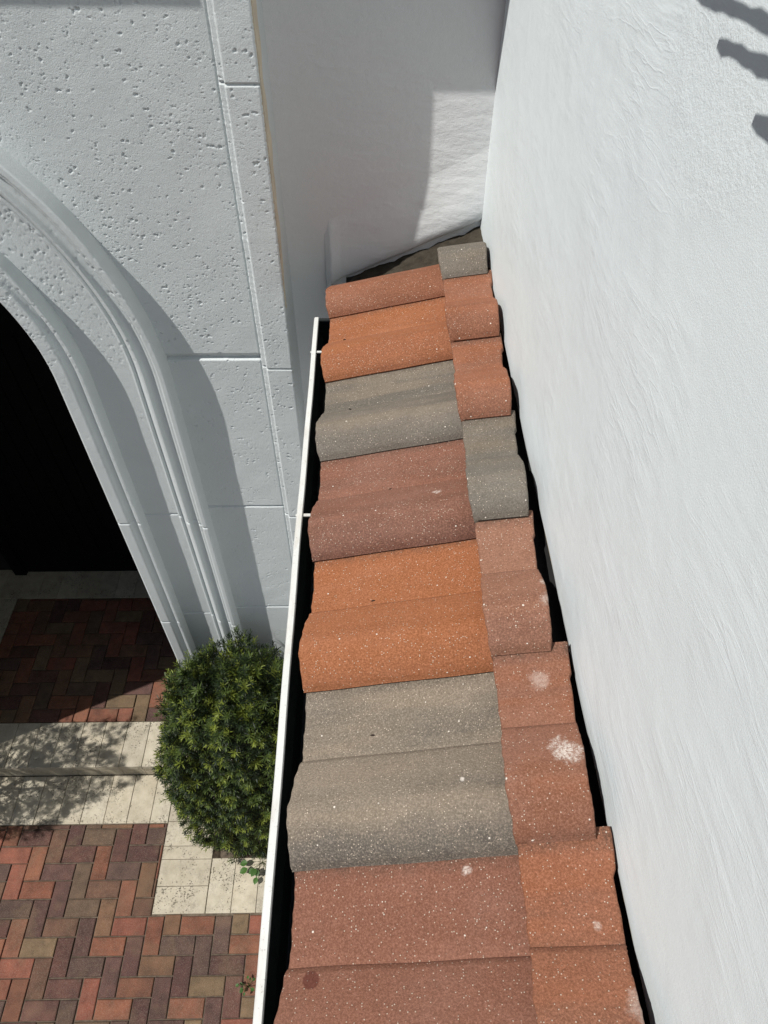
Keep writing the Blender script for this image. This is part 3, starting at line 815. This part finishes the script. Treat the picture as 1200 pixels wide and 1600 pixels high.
# ------------------------------------------------------------------ shrubs
def leaf_blade(rnd, c, d, up, L, w, bend):
    """one narrow leaf as a creased, curved strip"""
    side = d.cross(up).normalized(); nrm = side.cross(d).normalized()
    P = []
    for u, ww in ((0, .25), (.35, 1), (.75, .75), (1, .05)):
        p = c+d*(L*u)-nrm*(bend*L*u*u)
        P += [p-side*w*ww*.5, p+side*w*ww*.5]
    return P
def foliage(center, rad, nspr, seed, exps=(3.2, 3.2, 2.6), nl=15, lump=.05):
    rnd = random.Random(seed); mb = MB()
    cx, cy, cz = center; rx, ry, rz = rad
    ph = [rnd.uniform(0, 6.28) for _ in range(6)]
    for i in range(nspr):
        # a point on a boxy ball, some of them deeper inside
        while True:
            v = Vector((rnd.gauss(0, 1), rnd.gauss(0, 1), rnd.gauss(0, 1))).normalized()
            if v.z > -.8: break
        q = (abs(v.x)**4.6+abs(v.y)**4.6+abs(v.z)**4.6)**(-1/4.6)
        lay = 1-abs(rnd.gauss(0, .05)) if rnd.random() < .66 else rnd.uniform(.5, .92)
        lay *= 1+.035*(math.sin(v.x*19+v.z*11+ph[3])+math.sin(v.y*17-v.z*15+ph[4]))+lump*(math.sin(v.x*7+ph[0])+math.sin(v.y*8+ph[1])+math.sin(v.z*9+v.x*4+ph[2]))/1.6
        if rnd.random() < .05: lay *= rnd.uniform(1.02, 1.11)
        p = Vector((cx+v.x*q*rx*lay+.11*max(-.15, v.z*q), cy+v.y*q*ry*lay, cz+v.z*q*rz*lay))
        ax = (Vector((v.x/rx, v.y/ry, v.z/rz)).normalized()+Vector((rnd.gauss(0, .35), rnd.gauss(0, .35), .75+rnd.gauss(0, .3)))).normalized()
        L0 = rnd.uniform(.021, .037); tone = rnd.random()
        young = tone > .82
        cb = (.125, .150, .024) if young else ((.048, .070, .015) if tone > .5 else (.012, .021, .007))
        k = rnd.uniform(.8, 1.25)
        a = ax.orthogonal().normalized(); b_ = ax.cross(a)
        n_ = nl+rnd.randint(-3, 3); ln = rnd.uniform(.02, .045)
        for j in range(n_):
            h = j/n_; th = j*2.399+rnd.uniform(-.3, .3)
            rad_ = a*math.cos(th)+b_*math.sin(th)
            el = .25+.85*h
            d = (rad_*math.cos(el)+ax*math.sin(el)).normalized()
            P = leaf_blade(rnd, p-ax*ln*(1-h), d, ax, L0*(1.1-.35*h)*rnd.uniform(.85, 1.15), .0047*rnd.uniform(.8, 1.25), rnd.uniform(0, .28))
            kk = k*rnd.uniform(.85, 1.15)*(1+.35*h)
            mb.add(P, [(0, 1, 3, 2), (2, 3, 5, 4), (4, 5, 7, 6)], (cb[0]*kk, cb[1]*kk, cb[2]*kk))
    return mb
def core(center, rad, seed):
    """branches reaching out from the stem"""
    rnd = random.Random(seed); mb = MB(); cx, cy, cz = center; rx, ry, rz = rad
    base = Vector((cx, cy, ZG-.05))
    mb.tube([base, base+Vector((.01, 0, .35)), Vector((cx, cy, cz-rz*.2)), Vector((cx, cy+.02, cz+rz*.5))], [.03, .026, .018, .008], 8)
    for i in range(46):
        h = rnd.uniform(.15, .95); s_ = Vector((cx, cy, ZG+.1+(cz+rz*.4-ZG)*h)); a = rnd.uniform(0, 6.28)
        e = Vector((cx+rx*.85*math.cos(a), cy+ry*.85*math.sin(a), s_.z+rnd.uniform(.1, .35)))
        e.z = min(e.z, cz+rz*.85)
        mb.tube([s_, (s_+e)/2+Vector((0, 0, -.03)), e], [.008, .005, .002], 5)
    return mb
SC = (-.745, 1.56, -3.90); SR = (.365, .28, .97)
sh = thing('clipped_shrub', (SC[0], SC[1], ZG), 'dense dark green clipped shrub beside the gutter at the foot of the arch', 'shrub', 'clipped shrubs flanking the arch')
fo = build('foliage', foliage(SC, SR, 9500, 4, lump=.075), LEAF, sh)
st = build('branches', core(SC, SR, 5), WOOD, sh)
s2 = sh.copy(); COL.objects.link(s2); s2.location = (-3.16, 1.46, ZG)
S2 = (SC[0]+.02, SC[1], SC[2])
s2['label'] = 'clipped shrub outside the frame by the left foot of the arch, shading the pale step'
f2 = build('foliage', foliage(SC, (SR[0]*1.15, SR[1]*1.15, SR[2]), 3000, 14, nl=13, lump=.16), LEAF, sh); f2.parent = s2
c = st.copy(); COL.objects.link(c); c.parent = s2
# tall soft shoot at the top of the near shrub
def shoot(base, tip, seed, L=.03, n=26):
    rnd = random.Random(seed); mb = MB(); base = Vector(base); tip = Vector(tip); ax = (tip-base).normalized()
    a = ax.orthogonal().normalized(); b_ = ax.cross(a)
    mb.tube([base, tip], [.0022, .001], 5, (.09, .12, .03))
    for j in range(n):
        h = j/n; th = j*2.399; r_ = a*math.cos(th)+b_*math.sin(th); d = (r_*.75+ax*.6).normalized()
        mb.add(leaf_blade(rnd, base.lerp(tip, h), d, ax, L*(1.1-.4*h), .0045, .15), [(0, 1, 3, 2), (2, 3, 5, 4), (4, 5, 7, 6)], (.11, .145, .025))
    return mb
build('soft_shoot', shoot((-.62, 1.72, -3.12), (-.63, 1.78, -2.93), 1), LEAF, sh, label='pale green upright shoot')
for q_, (bx0, by0, bz0, bx1, by1, bz1) in enumerate([(-.98, 1.66, -3.20, -1.02, 1.67, -3.10), (-.90, 1.72, -3.12, -.92, 1.74, -3.02), (-.70, 1.74, -3.04, -.70, 1.76, -2.95),
        (-1.10, 1.45, -3.72, -1.17, 1.43, -3.68), (-1.10, 1.38, -3.95, -1.18, 1.34, -3.92), (-1.04, 1.34, -4.30, -1.12, 1.30, -4.27), (-.98, 1.30, -4.50, -1.05, 1.25, -4.48)]):
    build('soft_shoot', shoot((bx0, by0, bz0), (bx1, by1, bz1), 10+q_, .032, 22), LEAF, sh)
build('soft_shoot', shoot((-.80, 1.72, -3.10), (-.81, 1.77, -3.00), 2, .025, 18), LEAF, sh)

def weed(name, org, n, size, seed, label):
    rnd = random.Random(seed); mb = MB(); org = Vector(org)
    for i in range(n):
        a = rnd.uniform(0, 6.28); l = size*rnd.uniform(.6, 1.2); h = rnd.uniform(.02, .07)
        p = org+Vector((math.cos(a)*l, math.sin(a)*l, h))
        mb.tube([org, (org+p)/2+Vector((0, 0, .02)), p], .0012, 4, (.06, .09, .02))
        d = Vector((math.cos(a), math.sin(a), rnd.uniform(-.3, .2))).normalized(); side = d.cross(Vector((0, 0, 1))).normalized()
        s_ = size*.42*rnd.uniform(.7, 1.2); k = rnd.uniform(.8, 1.3); v = []
        for u, ww in ((0, .15), (.25, .85), (.5, 1), (.75, .72), (1, .04)):
            c = p+d*s_*1.3*u-Vector((0, 0, .25*s_*u*u))
            v += [c-side*s_*.5*ww+Vector((0, 0, .12*s_*ww)), c, c+side*s_*.5*ww+Vector((0, 0, .12*s_*ww))]
        f = [(3*q+e, 3*q+e+1, 3*q+e+4, 3*q+e+3) for q in range(4) for e in (0, 1)]
        mb.add(v, f, (.045*k, .10*k, .022*k))
    return build(name, mb, LEAF, org=org, label=label, cat='weed')
weed('weed_plant', (-.73, 1.27, ZG), 12, .085, 3, 'small broad-leaved weed on the pale slabs below the shrub')
weed('weed_plant', (-.745, .61, ZG), 12, .042, 9, 'small leafy weed growing between the bricks beside the gutter')
sb = MB(); random.seed(2); nx_, ny_ = 40, 14; v = []
for i in range(nx_+1):
    for j in range(ny_+1):
        v.append((-1.053+1.3*i/nx_, 1.302+.60*j/ny_, ZG-.012+random.uniform(-.008, .008)))
sb.add(v, [(i*(ny_+1)+j, (i+1)*(ny_+1)+j, (i+1)*(ny_+1)+j+1, i*(ny_+1)+j+1) for i in range(nx_) for j in range(ny_)])
build('planting_bed', sb, SOIL, kind='structure')

# ------------------------------------------------------------------ unseen slatted screen, added to throw the bars of shade on the right wall
ls = thing('shade_bar_screen', (.22, .4, .03), 'unseen white slatted screen above the roof, added to cast bars of shade on the wall', 'screen')
dx = .11; sx = dx; sy = dx*LD.y/LD.x; sz = -dx*LD.z/LD.x
random.seed(6)
for (zw, yend, hh) in ((-.098, .97, .0115), (-.127, .93, .0115), (-.155, .90, .0115), (-.184, .87, .0135), (-.2125, .785, .0140), (-.250, .662, .017)):
    w = MB(); y1 = yend-sy; z1 = zw+sz; X0 = XW-dx
    N = 60; v = []
    for i in range(N+1):
        y = -.3+(y1+.3)*i/N; j1, j2 = random.choice((-.0016, -.0006, 0, .0008, .0020)), random.choice((-.0020, -.0006, 0, .0008, .0016))
        e = 1 if i < N else .3; dz = -(y-.75)*.10
        v += [(X0-.0006, y, z1+dz-hh/2*e+j1), (X0+.0006, y, z1+dz-hh/2*e+j1), (X0+.0006, y, z1+dz+hh/2*e+j2), (X0-.0006, y, z1+dz+hh/2*e+j2)]
    f = [(4*i+k, 4*i+(k+1) % 4, 4*i+4+(k+1) % 4, 4*i+4+k) for i in range(N) for k in range(4)]+[(3, 2, 1, 0), (4*N, 4*N+1, 4*N+2, 4*N+3)]
    w.add(v, f); build('slat', w, GUT, ls)
for y0 in (.18, -.28):
    w = MB(); w.box(XW-dx-.012, XW-dx-.0015, y0, y0+.03, -.12, .35); build('upright', w, GUT, ls)
    w = MB(); w.box(XW-dx-.0015, XW-.0005, y0+.004, y0+.026, .30, .33); build('bracket', w, GUT, ls)

# ------------------------------------------------------------------ bits lying on the tiles
BIT = m_plain('dry_seed', (.02, .012, .008), .8)
CR = [(-.003, .78, -1.13, 'bright orange'), (-.005, .505, -1.13, 'large near grey'), (.036, 1.065, -1.13, 'red-brown scratched'), (-.058, 1.352, -1.13, 'far grey-brown'), (-.079, 1.657, -1.13, 'second far orange')]
for i, (x, y, z, w_) in enumerate(CR):
    random.seed(i+40)
    # drop onto the tile surface
    k = math.ceil((Y0-y)/PT - 1e-6); t = y-(Y0-PT*k); s = (x-XE)/ca
    n_ = prof(t)+.022*(1-s/.425); s += n_*sa/ca
    c = Vector(rp(s, y, n_+.0015)); a = random.uniform(-.6, .9)
    d = Vector((math.cos(a), math.sin(a), .27*math.cos(a)))*.0042
    w = MB(); w.tube([c-d, c-d*.3, c+d*.5, c+d], [.0005, .0017, .0014, .0004], 6)
    build('dry_seed', w, BIT, org=c, label='tiny dark dry seed lying on the %s tile' % w_, cat='seed')
